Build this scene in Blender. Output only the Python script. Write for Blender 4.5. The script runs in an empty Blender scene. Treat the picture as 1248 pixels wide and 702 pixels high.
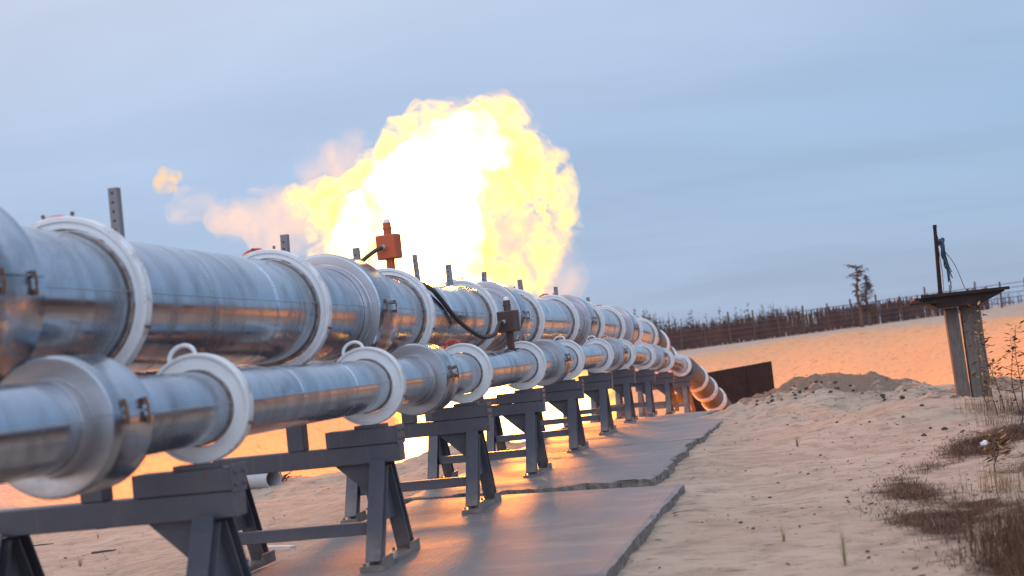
import bpy, bmesh, math, random
from mathutils import Vector, Matrix, noise as mn
R_ = math.radians
random.seed(7)
sc = bpy.context.scene
COL = sc.collection

# ------------------------------------------------------------------ camera, sky, sun, exposure
EYE = 1.52                      # metres above the concrete slabs
FPX = 1733.0                    # 50 mm lens on a 36 mm wide frame, in pixels of a 1248 px wide picture
def camera_axes():
    d = Vector((326.0, -53.0, -FPX)).normalized()            # the pipe direction (+Y) in camera space (x right, y up, -z forward)
    th = R_(6.0)
    hd = Vector((math.cos(th), math.sin(th), 0.0))            # the tilted horizon
    up = hd.cross(Vector((326.0, -53.0, -FPX))).normalized()
    if up.y < 0: up = -up
    right = d.cross(up).normalized()
    return Matrix((right, d, up)).transposed()                # columns: world X, Y, Z in camera space
CW = camera_axes()
cd = bpy.data.cameras.new('camera'); cam = bpy.data.objects.new('camera', cd); COL.objects.link(cam)
rot = CW.transposed()                                         # camera space -> world
cam.matrix_world = Matrix.Translation((0, 0, EYE)) @ rot.to_4x4()
cd.sensor_width = 36.0; cd.lens = 50.0; cd.clip_start = 0.1; cd.clip_end = 5000
cd.dof.use_dof = True; cd.dof.focus_distance = 18.5; cd.dof.aperture_fstop = 1.7
sc.camera = cam
def at(px, py, Y):
    r = rot @ Vector((px - 624.0, 351.0 - py, -FPX))
    return Vector((0, 0, EYE)) + r * (Y / r.y)

world = bpy.data.worlds.new('World'); sc.world = world; world.use_nodes = True
def build_world():
    nt = world.node_tree; nt.nodes.clear(); N = nt.nodes.new; L = nt.links.new
    out = N('ShaderNodeOutputWorld'); bg = N('ShaderNodeBackground'); L(bg.outputs[0], out.inputs[0])
    tc = N('ShaderNodeTexCoord'); sep = N('ShaderNodeSeparateXYZ'); L(tc.outputs['Generated'], sep.inputs[0])
    # overcast: a cloud layer whose colour goes with the height above the horizon
    rp = N('ShaderNodeValToRGB'); L(sep.outputs['Z'], rp.inputs[0])
    el = rp.color_ramp.elements
    el[0].position = 0.0; el[0].color = (0.33, 0.42, 0.60, 1)
    el[1].position = 1.0; el[1].color = (1.05, 1.06, 1.12, 1)
    for p, c in ((0.06, (0.31, 0.43, 0.64)), (0.14, (0.33, 0.45, 0.66)), (0.27, (0.475, 0.57, 0.735)), (0.5, (0.58, 0.67, 0.86))):
        e = el.new(p); e.color = (*c, 1)
    # cloud streaks: direction projected on a flat layer
    add = N('ShaderNodeMath'); add.operation = 'ADD'; L(sep.outputs['Z'], add.inputs[0]); add.inputs[1].default_value = 0.10
    dv = N('ShaderNodeVectorMath'); dv.operation = 'DIVIDE'; L(tc.outputs['Generated'], dv.inputs[0])
    cb = N('ShaderNodeCombineXYZ')
    for i in range(3): L(add.outputs[0], cb.inputs[i])
    L(cb.outputs[0], dv.inputs[1])
    mp = N('ShaderNodeMapping'); L(dv.outputs[0], mp.inputs[0]); mp.inputs['Scale'].default_value = (0.55, 0.9, 0.0); mp.inputs['Rotation'].default_value = (0, 0, R_(12))
    n1 = N('ShaderNodeTexNoise'); L(mp.outputs[0], n1.inputs['Vector']); n1.inputs['Scale'].default_value = 1.1; n1.inputs['Detail'].default_value = 5; n1.inputs['Roughness'].default_value = 0.5; n1.inputs['Distortion'].default_value = 0.5
    mr = N('ShaderNodeMapRange'); L(n1.outputs[0], mr.inputs[0]); mr.inputs[1].default_value = 0.3; mr.inputs[2].default_value = 0.7; mr.inputs[3].default_value = 0.92; mr.inputs[4].default_value = 1.09
    # left of the camera the cloud is thinner and brighter
    mx = N('ShaderNodeMapRange'); L(sep.outputs['X'], mx.inputs[0]); mx.inputs[1].default_value = -0.6; mx.inputs[2].default_value = 0.2
    tint = N('ShaderNodeMix'); tint.data_type = 'RGBA'; L(mx.outputs[0], tint.inputs[0]); tint.inputs[6].default_value = (1.22, 1.13, 1.075, 1); tint.inputs[7].default_value = (0.87, 0.915, 0.965, 1)
    my = N('ShaderNodeMapRange'); L(sep.outputs['Y'], my.inputs[0]); my.inputs[1].default_value = -0.7; my.inputs[2].default_value = 0.3; my.inputs[3].default_value = 1.7; my.inputs[4].default_value = 1.0
    m1 = N('ShaderNodeMath'); m1.operation = 'MULTIPLY'; L(mr.outputs[0], m1.inputs[0]); L(my.outputs[0], m1.inputs[1])
    tm = N('ShaderNodeVectorMath'); tm.operation = 'MULTIPLY'; L(rp.outputs[0], tm.inputs[0]); L(tint.outputs[2], tm.inputs[1])
    sc1 = N('ShaderNodeVectorMath'); sc1.operation = 'SCALE'; L(tm.outputs[0], sc1.inputs[0]); L(m1.outputs[0], sc1.inputs['Scale'])
    sky = N('ShaderNodeTexSky'); sky.sky_type = 'NISHITA'; sky.sun_disc = False; sky.sun_elevation = R_(9); sky.sun_rotation = R_(215)
    sc2 = N('ShaderNodeVectorMath'); sc2.operation = 'SCALE'; L(sky.outputs[0], sc2.inputs[0]); sc2.inputs['Scale'].default_value = 0.02
    ad = N('ShaderNodeVectorMath'); ad.operation = 'ADD'; L(sc1.outputs[0], ad.inputs[0]); L(sc2.outputs[0], ad.inputs[1])
    L(ad.outputs[0], bg.inputs[0]); bg.inputs[1].default_value = 1.0
build_world()
sd = bpy.data.lights.new('sun', 'SUN'); sun = bpy.data.objects.new('sun', sd); COL.objects.link(sun)
sd.energy = 0.6; sd.angle = R_(50); sd.color = (0.88, 0.94, 1.0)
sun.rotation_euler = (R_(66), 0, R_(25)); sun.location = (0, -20, 40)
# the flare is a light source: two lamps inside the body of the fire
def fire_lamp(name, loc, p, r):
    l = bpy.data.lights.new(name, 'POINT'); o = bpy.data.objects.new(name, l); COL.objects.link(o)
    l.energy = p; l.color = (1.0, 0.28, 0.035); l.shadow_soft_size = r; o.location = loc
fire_lamp('fire_light', (-10.0, 50.0, 7.0), 40000, 2.0)
fire_lamp('fire_light', (-9.5, 50.0, 0.6), 14000, 1.3)
vs = sc.view_settings; vs.view_transform = 'Standard'; vs.look = 'None'; vs.exposure = 0.0; vs.gamma = 1.0; vs.use_curve_mapping = False
cy = sc.cycles
cy.use_denoising = True; cy.max_bounces = 8; cy.volume_bounces = 0; cy.sample_clamp_indirect = 6.0; cy.volume_max_steps = 256

# ------------------------------------------------------------------ materials
MATS = {}
class NB:
    def __init__(s, name):
        s.m = bpy.data.materials.new(name); s.m.use_nodes = True; s.nt = s.m.node_tree
        s.p = s.nt.nodes['Principled BSDF']; MATS[name] = s.m
    def n(s, t, **kw):
        o = s.nt.nodes.new('ShaderNode' + t)
        for k, v in kw.items():
            if k.startswith('_'): setattr(o, k[1:], v)
        return o
    def l(s, a, b): s.nt.links.new(a, b)
    def coord(s, which='Object', scale=(1, 1, 1)):
        if which == 'Position':
            g = s.n('NewGeometry'); src = g.outputs['Position']
        else:
            g = s.n('TexCoord'); src = g.outputs[which]
        m = s.n('Mapping'); s.l(src, m.inputs[0]); m.inputs['Scale'].default_value = scale
        return m.outputs[0]
    def noise(s, v, scale, detail=4, rough=0.55, dist=0.0):
        o = s.n('TexNoise'); s.l(v, o.inputs['Vector'])
        o.inputs['Scale'].default_value = scale; o.inputs['Detail'].default_value = detail
        o.inputs['Roughness'].default_value = rough; o.inputs['Distortion'].default_value = dist
        return o.outputs[0]
    def mapr(s, v, a, b, c=0.0, d=1.0):
        o = s.n('MapRange'); s.l(v, o.inputs[0])
        for i, x in enumerate((a, b, c, d)): o.inputs[i + 1].default_value = x
        return o.outputs[0]
    def math(s, op, a, b=None):
        o = s.n('Math'); o.operation = op
        for i, x in enumerate((a, b)):
            if x is None: continue
            if hasattr(x, 'is_output'): s.l(x, o.inputs[i])
            else: o.inputs[i].default_value = x
        return o.outputs[0]
    def mix(s, f, a, b):
        o = s.n('Mix'); o.data_type = 'RGBA'
        for sock, x in ((o.inputs[0], f), (o.inputs[6], a), (o.inputs[7], b)):
            if hasattr(x, 'is_output'): s.l(x, sock)
            elif isinstance(x, (int, float)): sock.default_value = x
            else: sock.default_value = (*x, 1)
        return o.outputs[2]
    def bump(s, h, strength, dist=0.02):
        o = s.n('Bump'); s.l(h, o.inputs['Height']); o.inputs['Strength'].default_value = strength; o.inputs['Distance'].default_value = dist
        s.l(o.outputs[0], s.p.inputs['Normal'])
    def set(s, **kw):
        for k, v in kw.items():
            sock = s.p.inputs[{'base': 'Base Color', 'rough': 'Roughness', 'metal': 'Metallic', 'spec': 'Specular IOR Level'}[k]]
            if hasattr(v, 'is_output'): s.l(v, sock)
            elif isinstance(v, (int, float)): sock.default_value = v
            else: sock.default_value = (*v, 1)

def mat_alu(name, base, rlo, rhi, dull):
    b = NB(name)
    v = b.coord('Object', (1, 1, 1)); vs_ = b.coord('Object', (0.8, 2.6, 0.6))
    streak = b.noise(vs_, 1.3, 5, 0.6, 0.4); blotch = b.noise(v, 2.6, 6, 0.6, 0.3); fine = b.noise(v, 34, 3, 0.6)
    s1 = b.mapr(streak, 0.48, 0.72); s2 = b.mapr(blotch, 0.5, 0.7)
    w = b.math('MULTIPLY', b.math('MAXIMUM', s1, s2), dull)
    b.set(base=b.mix(w, base, tuple(c * 0.52 for c in base)), metal=1.0, rough=b.math('ADD', b.mapr(fine, 0.3, 0.7, rlo, rhi), b.math('MULTIPLY', w, 0.22)))
    big = b.noise(b.coord('Object', (1, 0.8, 1)), 1.8, 3, 0.5); bb = b.math('ADD', b.math('MULTIPLY', big, 1.0), b.math('MULTIPLY', fine, 0.012))
    b.bump(bb, 0.16, 0.02)
mat_alu('aluminium_cladding', (0.385, 0.44, 0.51), 0.11, 0.18, 0.9)
mat_alu('dull_aluminium', (0.47, 0.47, 0.50), 0.30, 0.40, 0.45)
def mat_frame():
    b = NB('grey_frame_paint'); v = b.coord('Object'); g = b.coord('Position'); n1 = b.noise(g, 4, 6, 0.65); n2 = b.noise(g, 30, 5, 0.65); drip = b.noise(b.coord('Position', (9, 9, 0.8)), 2.0, 5, 0.6)
    c = b.mix(b.mapr(n1, 0.35, 0.7, 0, 0.6), (0.060, 0.064, 0.088), (0.090, 0.090, 0.108))
    c = b.mix(b.mapr(drip, 0.58, 0.74, 0, 0.45), c, (0.14, 0.115, 0.105))
    c = b.mix(b.mapr(b.math('ADD', n2, b.math('MULTIPLY', n1, 0.6)), 0.92, 1.0, 0, 0.8), c, (0.10, 0.045, 0.028))
    sp = b.n('SeparateXYZ'); ge = b.n('NewGeometry'); b.l(ge.outputs['Position'], sp.inputs[0])
    c = b.mix(b.math('MULTIPLY', b.mapr(sp.outputs['Z'], 0.35, 0.0, 0, 0.75), b.mapr(n1, 0.3, 0.6)), c, (0.27, 0.21, 0.17))
    b.set(base=c, rough=b.mapr(n2, 0.3, 0.7, 0.30, 0.52)); b.bump(n2, 0.25, 0.006)
def mat_paint(name, base, rust_radius, rough=0.42, rust=0.7):
    b = NB(name)
    v = b.coord('Object'); n1 = b.noise(v, 5, 6, 0.65); n2 = b.noise(v, 22, 4, 0.6)
    c = b.mix(b.mapr(n1, 0.4, 0.75, 0, 0.45), base, tuple(x * 0.72 for x in base))
    if rust_radius:
        tc = b.n('TexCoord'); ml = b.n('VectorMath'); ml.operation = 'MULTIPLY'; b.l(tc.outputs['Object'], ml.inputs[0]); ml.inputs[1].default_value = (1, 0, 1)
        le = b.n('VectorMath'); le.operation = 'LENGTH'; b.l(ml.outputs[0], le.inputs[0])
        edge = b.mapr(le.outputs['Value'], rust_radius * 0.965, rust_radius * 0.985)
        m = b.math('MULTIPLY', edge, b.mapr(b.noise(v, 7, 5, 0.7), 0.54, 0.64, 0, rust * 0.8))
        c = b.mix(m, c, (0.16, 0.075, 0.05))
    sp = b.mapr(n2, 0.70, 0.74, 0, 0.6); c = b.mix(sp, c, (0.20, 0.12, 0.09))
    b.set(base=c, rough=b.mapr(n1, 0.3, 0.7, rough - 0.08, rough + 0.12)); b.bump(n2, 0.12, 0.01)
RL, RU = 0.32, 0.524
mat_paint('white_flange_paint', (0.66, 0.675, 0.70), RL)
mat_paint('white_big_flange_paint', (0.66, 0.675, 0.70), RU)
mat_frame()
mat_paint('red_paint', (0.55, 0.03, 0.03), 0, 0.4)
mat_paint('galvanised_steel', (0.36, 0.37, 0.40), 0, 0.45)
mat_paint('bracket_steel', (0.17, 0.165, 0.18), 0, 0.5)
mat_paint('dark_sleeve_steel', (0.10, 0.092, 0.092), 0, 0.5)  # dark dull steel for the pipe bend sleeves
mat_paint('greyed_white_paint', (0.26, 0.245, 0.24), 0, 0.5)  # greyer version of the white flange paint
mat_paint('dark_box_paint', (0.075, 0.045, 0.04), 0, 0.5)
mat_paint('flame_glare_red', (0.42, 0.075, 0.025), 0, 0.5)  # flame glare over the dark upper igniter box, put into its colour
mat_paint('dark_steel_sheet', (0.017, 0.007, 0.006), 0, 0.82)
mat_paint('orange_paint', (0.55, 0.14, 0.05), 0, 0.5)
mat_paint('blue_paint', (0.10, 0.17, 0.34), 0, 0.5)
mat_paint('pale_plastic', (0.75, 0.72, 0.7), 0, 0.4)
def simple(name, c1, c2, scale, rough, bump=0.3, coord='Object', sc3=(1, 1, 1)):
    b = NB(name); v = b.coord(coord, sc3); n1 = b.noise(v, scale, 6, 0.65); b.set(base=b.mix(b.mapr(n1, 0.3, 0.7), c1, c2), rough=rough); b.bump(n1, bump, 0.01)
simple('rusty_metal', (0.10, 0.045, 0.03), (0.20, 0.10, 0.06), 30, 0.8)
simple('gasket', (0.12, 0.08, 0.065), (0.38, 0.31, 0.28), 18, 0.75)
simple('rubber_cable', (0.025, 0.02, 0.02), (0.05, 0.035, 0.03), 20, 0.55)
simple('hole', (0.02, 0.02, 0.025), (0.03, 0.03, 0.03), 20, 0.9)
simple('weathered_wood', (0.075, 0.058, 0.052), (0.17, 0.14, 0.125), 9, 0.85, 0.5, 'Object', (6, 6, 0.7))
simple('bark', (0.05, 0.035, 0.03), (0.10, 0.07, 0.06), 6, 0.9)
simple('far_twigs', (0.040, 0.025, 0.026), (0.085, 0.055, 0.053), 0.8, 0.95, 0.1)
simple('dry_grass', (0.14, 0.085, 0.045), (0.27, 0.18, 0.095), 3, 0.8, 0.1)
simple('red_heather', (0.055, 0.024, 0.014), (0.15, 0.07, 0.042), 2.5, 0.9, 0.1)
simple('green_grass', (0.16, 0.17, 0.06), (0.28, 0.24, 0.10), 3, 0.8, 0.1)
simple('dead_leaf', (0.28, 0.15, 0.04), (0.42, 0.24, 0.08), 8, 0.8, 0.1)
simple('earth_clod', (0.035, 0.025, 0.022), (0.09, 0.07, 0.06), 14, 0.95, 0.6)
simple('dark_cloth', (0.02, 0.035, 0.06), (0.05, 0.08, 0.12), 9, 0.85, 0.4)
simple('fence_metal', (0.06, 0.045, 0.045), (0.10, 0.07, 0.07), 4, 0.8)

def mat_sand():
    b = NB('sand'); g = b.coord('Position')
    big = b.noise(g, 0.45, 5, 0.6); mid = b.noise(g, 2.6, 6, 0.65, 0.3); fine = b.noise(g, 16, 5, 0.65); grit = b.noise(g, 90, 3, 0.7)
    c = b.mix(b.mapr(big, 0.3, 0.7), (0.42, 0.315, 0.245), (0.51, 0.40, 0.32))
    c = b.mix(b.mapr(mid, 0.46, 0.64, 0, 0.60), c, (0.265, 0.195, 0.15))
    pt = b.n('Attribute'); pt.attribute_name = 'firelit_tint'
    c = b.mix(b.math('MULTIPLY', pt.outputs['Fac'], b.mapr(mid, 0.25, 0.75, 0.92, 0.80)), c, (0.46, 0.30, 0.165))  # orange firelight on the pit sides put into the sand colour
    c = b.mix(b.mapr(grit, 0.35, 0.8, 0, 0.22), c, (0.27, 0.20, 0.165))
    # dark scraps of root and bark lying flat on the sand
    v2 = b.coord('Position', (1.0, 2.6, 1.0)); sp = b.noise(v2, 3.2, 7, 0.68, 0.9)
    c = b.mix(b.mapr(sp, 0.565, 0.64, 0, 0.70), c, (0.12, 0.085, 0.07))
    # plant litter in the overgrown part (vertex attribute)
    ro = b.n('Attribute'); ro.attribute_name = 'roots'
    rn = b.noise(b.coord('Position', (1, 1, 1)), 3.4, 6, 0.7, 0.8); rm = b.mapr(b.math('ADD', b.math('MULTIPLY', ro.outputs['Fac'], 0.5), rn), 0.80, 0.92)
    c = b.mix(b.math('MULTIPLY', rm, 0.85), c, (0.17, 0.11, 0.08))
    at_ = b.n('Attribute'); at_.attribute_name = 'litter'
    ln = b.noise(b.coord('Position', (1, 1.3, 1)), 2.2, 7, 0.7, 0.5)
    lm = b.mapr(b.math('ADD', b.math('MULTIPLY', at_.outputs['Fac'], 0.75), ln), 0.68, 0.92)
    c = b.mix(lm, c, (0.065, 0.035, 0.027))
    b.set(base=c, rough=0.95, spec=0.2)
    h = b.math('ADD', b.math('ADD', b.math('MULTIPLY', mid, 1.0), b.math('MULTIPLY', fine, 0.45)), b.math('MULTIPLY', grit, 0.05))
    b.bump(h, 1.0, 0.085)
mat_sand()
def mat_concrete():
    b = NB('concrete'); v = b.coord('Position'); a = b.noise(v, 0.9, 6, 0.65); f = b.noise(v, 26, 5, 0.7)
    c = b.mix(b.mapr(a, 0.3, 0.7), (0.13, 0.115, 0.118), (0.205, 0.185, 0.19))
    sandy = b.noise(b.coord('Position', (0.7, 1.5, 1)), 1.1, 6, 0.7, 0.6)
    c = b.mix(b.mapr(sandy, 0.50, 0.66, 0, 0.75), c, (0.29, 0.23, 0.195))
    c = b.mix(b.mapr(f, 0.62, 0.75, 0, 0.5), c, (0.20, 0.18, 0.17))
    ch = b.n('TexVoronoi'); b.l(b.coord('Position', (16, 16, 0)), ch.inputs['Vector']); ch.inputs['Scale'].default_value = 1.0; ch.inputs['Randomness'].default_value = 0.15
    h = b.math('ADD', b.math('MULTIPLY', b.mapr(ch.outputs['Distance'], 0.3, 0.6), 0.25), f)
    b.set(base=c, rough=b.mapr(a, 0.3, 0.7, 0.47, 0.66)); b.bump(h, 0.7, 0.016)
mat_concrete()
simple('broken_concrete', (0.05, 0.042, 0.04), (0.25, 0.22, 0.20), 14, 0.9, 1.0)
def mat_fire(name, strength, color, soak, lo, hi, scale, step, soot=(0.75, 0.55, 0.0)):
    """glowing gas: emission with a little soot that soaks up blue, both broken up by the same noise"""
    m = bpy.data.materials.new(name); m.use_nodes = True; MATS[name] = m
    nt = m.node_tree; nt.nodes.clear(); N = nt.nodes.new; L = nt.links.new
    out = N('ShaderNodeOutputMaterial'); em = N('ShaderNodeEmission'); ab = N('ShaderNodeVolumeAbsorption'); ad = N('ShaderNodeAddShader')
    L(em.outputs[0], ad.inputs[0]); L(ab.outputs[0], ad.inputs[1]); L(ad.outputs[0], out.inputs['Volume'])
    em.inputs['Color'].default_value = (*color, 1); ab.inputs['Color'].default_value = (*soot, 1)
    g = N('ShaderNodeNewGeometry'); no = N('ShaderNodeTexNoise'); L(g.outputs['Position'], no.inputs['Vector'])
    no.inputs['Scale'].default_value = scale; no.inputs['Detail'].default_value = 4.5; no.inputs['Roughness'].default_value = 0.62; no.inputs['Distortion'].default_value = 0.9
    for sock, v in ((em.inputs['Strength'], strength), (ab.inputs['Density'], soak)):
        mr = N('ShaderNodeMapRange'); L(no.outputs[0], mr.inputs[0]); mr.inputs[1].default_value = lo; mr.inputs[2].default_value = hi; mr.inputs[3].default_value = 0; mr.inputs[4].default_value = v
        L(mr.outputs[0], sock)
    m.cycles.volume_step_rate = step
mat_fire('fire_core', 2.6, (1.0, 0.76, 0.44), 0.0, 0.36, 0.66, 0.7, 0.15)
mat_fire('fire_shell', 1.9, (1.0, 0.53, 0.095), 0.62, 0.47, 0.61, 1.0, 0.09, (0.75, 0.62, 0.0))
mat_fire('fire_lobe', 1.4, (1.0, 0.54, 0.11), 0.60, 0.46, 0.61, 1.0, 0.10, (0.75, 0.60, 0.0))
mat_fire('fire_wisp', 0.40, (1.0, 0.42, 0.12), 0.16, 0.42, 0.66, 0.6, 0.15)
mat_fire('fire_puff', 1.3, (1.0, 0.45, 0.10), 1.2, 0.42, 0.62, 2.2, 0.15)

# ------------------------------------------------------------------ mesh builder
class MB:
    def __init__(s): s.v = []; s.f = []; s.mi = []; s.sm = []; s.mats = []
    def mat(s, name):
        if name not in s.mats: s.mats.append(name)
        return s.mats.index(name)
    def add(s, vs_, fs, m, smooth=False):
        o = len(s.v); s.v += [tuple(v) for v in vs_]; k = s.mat(m)
        for f in fs: s.f.append(tuple(i + o for i in f)); s.mi.append(k); s.sm.append(smooth)
    def box(s, c, d, m, M=None, taper=1.0):
        x, y, z = (k / 2 for k in d); t = taper
        vs_ = [Vector((sx * x * (t if sz > 0 else 1), sy * y * (t if sz > 0 else 1), sz * z)) for sz in (-1, 1) for sy in (-1, 1) for sx in (-1, 1)]
        if M is not None: vs_ = [M @ v for v in vs_]
        vs_ = [v + Vector(c) for v in vs_]
        s.add(vs_, [(0, 2, 3, 1), (4, 5, 7, 6), (0, 1, 5, 4), (2, 6, 7, 3), (0, 4, 6, 2), (1, 3, 7, 5)], m)
    def prism(s, poly, p0, p1, ax, ay, m):
        """a closed outline swept from p0 to p1; ax, ay span the outline's plane"""
        n = len(poly); vs_ = [Vector(p) + Vector(ax) * a + Vector(ay) * b for p in (p0, p1) for a, b in poly]
        fs = [(i, (i + 1) % n, n + (i + 1) % n, n + i) for i in range(n)] + [tuple(range(n))[::-1], tuple(range(n, 2 * n))]
        s.add(vs_, fs, m)
    def hbeam(s, p0, p1, w, h, t, m, wref=Vector((1, 0, 0))):
        """an H section bar from p0 to p1, flange width w along wref, depth h"""
        d = (Vector(p1) - Vector(p0)).normalized(); ax = (wref - d * wref.dot(d)).normalized(); ay = d.cross(ax)
        a, b, c = w / 2, h / 2, t / 2
        s.prism([(-a, -b), (a, -b), (a, -b + t), (c, -b + t), (c, b - t), (a, b - t), (a, b), (-a, b), (-a, b - t), (-c, b - t), (-c, -b + t), (-a, -b + t)], p0, p1, ax, ay, m)
    def tube(s, pts, rad, m, n=8, cap=True):
        pts = [Vector(p) for p in pts]; rs = rad if isinstance(rad, (list, tuple)) else [rad] * len(pts)
        o = []; prev = None
        for i, p in enumerate(pts):
            t = (pts[min(i + 1, len(pts) - 1)] - pts[max(i - 1, 0)]).normalized()
            if prev is None: a = t.orthogonal().normalized()
            else: a = (prev - t * prev.dot(t)); a = a.normalized() if a.length > 1e-6 else t.orthogonal().normalized()
            prev = a; b = t.cross(a)
            o += [p + (a * math.cos(2 * math.pi * k / n) + b * math.sin(2 * math.pi * k / n)) * rs[i] for k in range(n)]
        fs = [(i * n + k, i * n + (k + 1) % n, (i + 1) * n + (k + 1) % n, (i + 1) * n + k) for i in range(len(pts) - 1) for k in range(n)]
        if cap: fs += [tuple(range(n))[::-1], tuple(range((len(pts) - 1) * n, len(pts) * n))]
        s.add(o, fs, m, True)
    def lathe(s, prof, m, n=72, frame=None, smooth=True):
        """profile (y, r[, material]) turned about the local Y axis, or about a curved axis given by frame(y) -> (centre, ex, ez)"""
        o = []
        for q in prof:
            y, r = q[0], q[1]
            c, ex, ez = frame(y) if frame else (Vector((0, y, 0)), Vector((1, 0, 0)), Vector((0, 0, 1)))
            o += [c + (ex * math.cos(2 * math.pi * k / n) + ez * math.sin(2 * math.pi * k / n)) * r for k in range(n)]
        fs = [(i * n + k, (i + 1) * n + k, (i + 1) * n + (k + 1) % n, i * n + (k + 1) % n) for i in range(len(prof) - 1) for k in range(n)]
        s.add(o, fs, m, smooth)
    def build(s, name, parent=None, loc=(0, 0, 0), sharp=35, bevel=0.0):
        me = bpy.data.meshes.new(name); me.from_pydata(s.v, [], s.f)
        for m in s.mats: me.materials.append(MATS[m])
        me.polygons.foreach_set('material_index', s.mi); me.polygons.foreach_set('use_smooth', s.sm)
        me.update()
        if bevel:
            bm = bmesh.new(); bm.from_mesh(me); bmesh.ops.recalc_face_normals(bm, faces=bm.faces)
            es = [e for e in bm.edges if len(e.link_faces) == 2 and e.calc_face_angle(0) > 0.6]
            bmesh.ops.bevel(bm, geom=es, offset=bevel, segments=1, affect='EDGES', profile=0.6); bm.to_mesh(me); bm.free()
        if any(s.sm): me.set_sharp_from_angle(angle=R_(sharp))
        return obj_of(name, me, parent, loc)
def obj_of(name, me, parent=None, loc=(0, 0, 0)):
    o = bpy.data.objects.new(name, me); COL.objects.link(o); o.parent = parent; o.location = loc
    return o
def tag(o, label=None, cat=None, group=None, kind=None):
    for k, v in (('label', label), ('category', cat), ('group', group), ('kind', kind)):
        if v: o[k] = v
    return o
def thing(name, label, cat, loc=(0, 0, 0), group=None):
    o = bpy.data.objects.new(name, None); COL.objects.link(o); o.location = loc; o.empty_display_size = 0.2
    return tag(o, label, cat, group)
def copy_tree(o, parent=None):
    kids = [c for c in bpy.data.objects if c.parent == o]
    c = o.copy(); COL.objects.link(c); c.parent = parent
    for k in kids: copy_tree(k, c)
    return c
def smooth(a, b, x):
    t = min(1, max(0, (x - a) / (b - a))); return t * t * (3 - 2 * t)
def fbm(x, y, z=0.0, o=4): return mn.fractal((x, y, z), 0.9, 2.0, o)

# ------------------------------------------------------------------ the ground
def drop(y): return -0.0025 * max(0.0, y - 26.0) ** 2
def mound(x, y, cx, cy, sx, sy, a): return a * math.exp(-((x - cx) / sx) ** 2 - ((y - cy) / sy) ** 2)
def plateau(x): return max(0.5, min(2.1, 0.80 + (x + 8.4) * 0.0287))
def ground(x, y, detail=True):
    near = -0.11
    near += -0.25 * smooth(-5.0, -8.0, x) - 0.35 * smooth(-8, -14, x)
    near += 0.05 * smooth(1.0, 4.0, x)
    far = plateau(x) - 0.25 * math.exp(-((y - 72) / 16) ** 2) + (0.25 * math.exp(-((x - 2.3) / 6) ** 2 - ((y - 78) / 9) ** 2))
    far += 1.9 * smooth(-11, -19, x) * smooth(52, 80, y)
    s = smooth(36, 66, y); out = near * (1 - s) + far * s
    out += mound(x, y, 1.0, 28.6, 1.5, 1.4, 0.60) + mound(x, y, -0.7, 29.3, 1.3, 1.5, 0.36) + mound(x, y, 2.0, 22.6, 1.6, 1.8, 0.33)
    out += mound(x, y, 3.6, 27.0, 1.8, 2.0, 0.22) + mound(x, y, 0.1, 25.8, 0.9, 1.2, 0.16) + mound(x, y, 5.5, 13.5, 2.6, 4.0, 0.35) + mound(x, y, 2.9, 17.5, 1.0, 1.3, 0.12)
    out += mound(x, y, -8.5, 24.5, 2.0, 1.2, 0.18) + mound(x, y, -5.9, 25.0, 1.1, 1.2, 0.22)
    out += bank(x, y)
    # the flare pit
    w = fbm(x * 0.12, y * 0.12, 3.0, 3) * 0.05
    e = math.sqrt(((x + 6) / 20) ** 2 + ((y - 54 + 3.0 * smooth(-5, -8, x) * (1 if y < 54 else 0)) / 26) ** 2) + w
    dist = (1 - e) * 21
    if dist > -1:
        k = smooth(-0.6, 8.5, dist); out = out * (1 - k) + (-3.9) * k
    # the bank that carries the pipes to the pit
    if y > 18:
        de = abs(x + 3.1); em = drop(min(y, 46)) - 0.12 - max(0, de - 1.9) * 0.62 - max(0, y - 45.5) * 0.7
        out = max(out, em)
    if detail:
        fade = 1.0 if y < 45 else 0.5
        path = 0.35 + 0.65 * smooth(0.0, 1.3, abs(x + 0.5)) if y < 25 else 1.0
        rough = path * 0.5 + 1.2 * smooth(20, 27, y) * (1 if y < 36 else 0.4)
        out += fade * rough * (0.046 * fbm(x * 0.9, y * 0.9, 0.0, 3) + 0.024 * fbm(x * 3.1, y * 3.1, 5.0, 3))
        if 8 < y < 34:
            out += -0.038 * max(0, mn.noise((x * 3.3, y * 2.4, 9.0)) - 0.25) * 2.0 * rough
            out += 0.07 * smooth(22, 27, y) * max(0, mn.noise((x * 2.1, y * 1.5, 2.0))) + roots(x, y) * (0.11 * fbm(x * 1.9, y * 1.9, 21.0, 4) + 0.09 * max(0, fbm(x * 4.5, y * 4.5, 8.0, 3)))
    return out
def edge_of_litter(y):
    P = ((-40, 3.0), (8, 0.95), (10, 0.75), (12, 0.45), (14, 0.55), (16, 1.1), (18, 1.7), (20, 2.3), (22, 3.4), (28, 5.5), (60, 13.0), (400, 100))
    for (a, b), (c, d) in zip(P, P[1:]):
        if y <= c: return b + (d - b) * (y - a) / (c - a)
    return 200
def litter(x, y):
    if y < -40 or y > 400: return 0.0
    e = edge_of_litter(y); v = smooth(-0.15, 0.7 + max(0, y - 22) * 0.2, x - e)
    if y < 26 and x < 6: return v * min(1, max(0, 0.50 + 1.0 * fbm(x * 0.9, y * 0.55, 11.0, 3)))
    return v
def bank(x, y):
    return 0.055 * math.exp(-((x + 1.15) / 0.3) ** 2) * (0.4 + mn.noise((x * 1.5, y * 0.8, 3.0))) if 9 < y < 31 else 0.0
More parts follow.
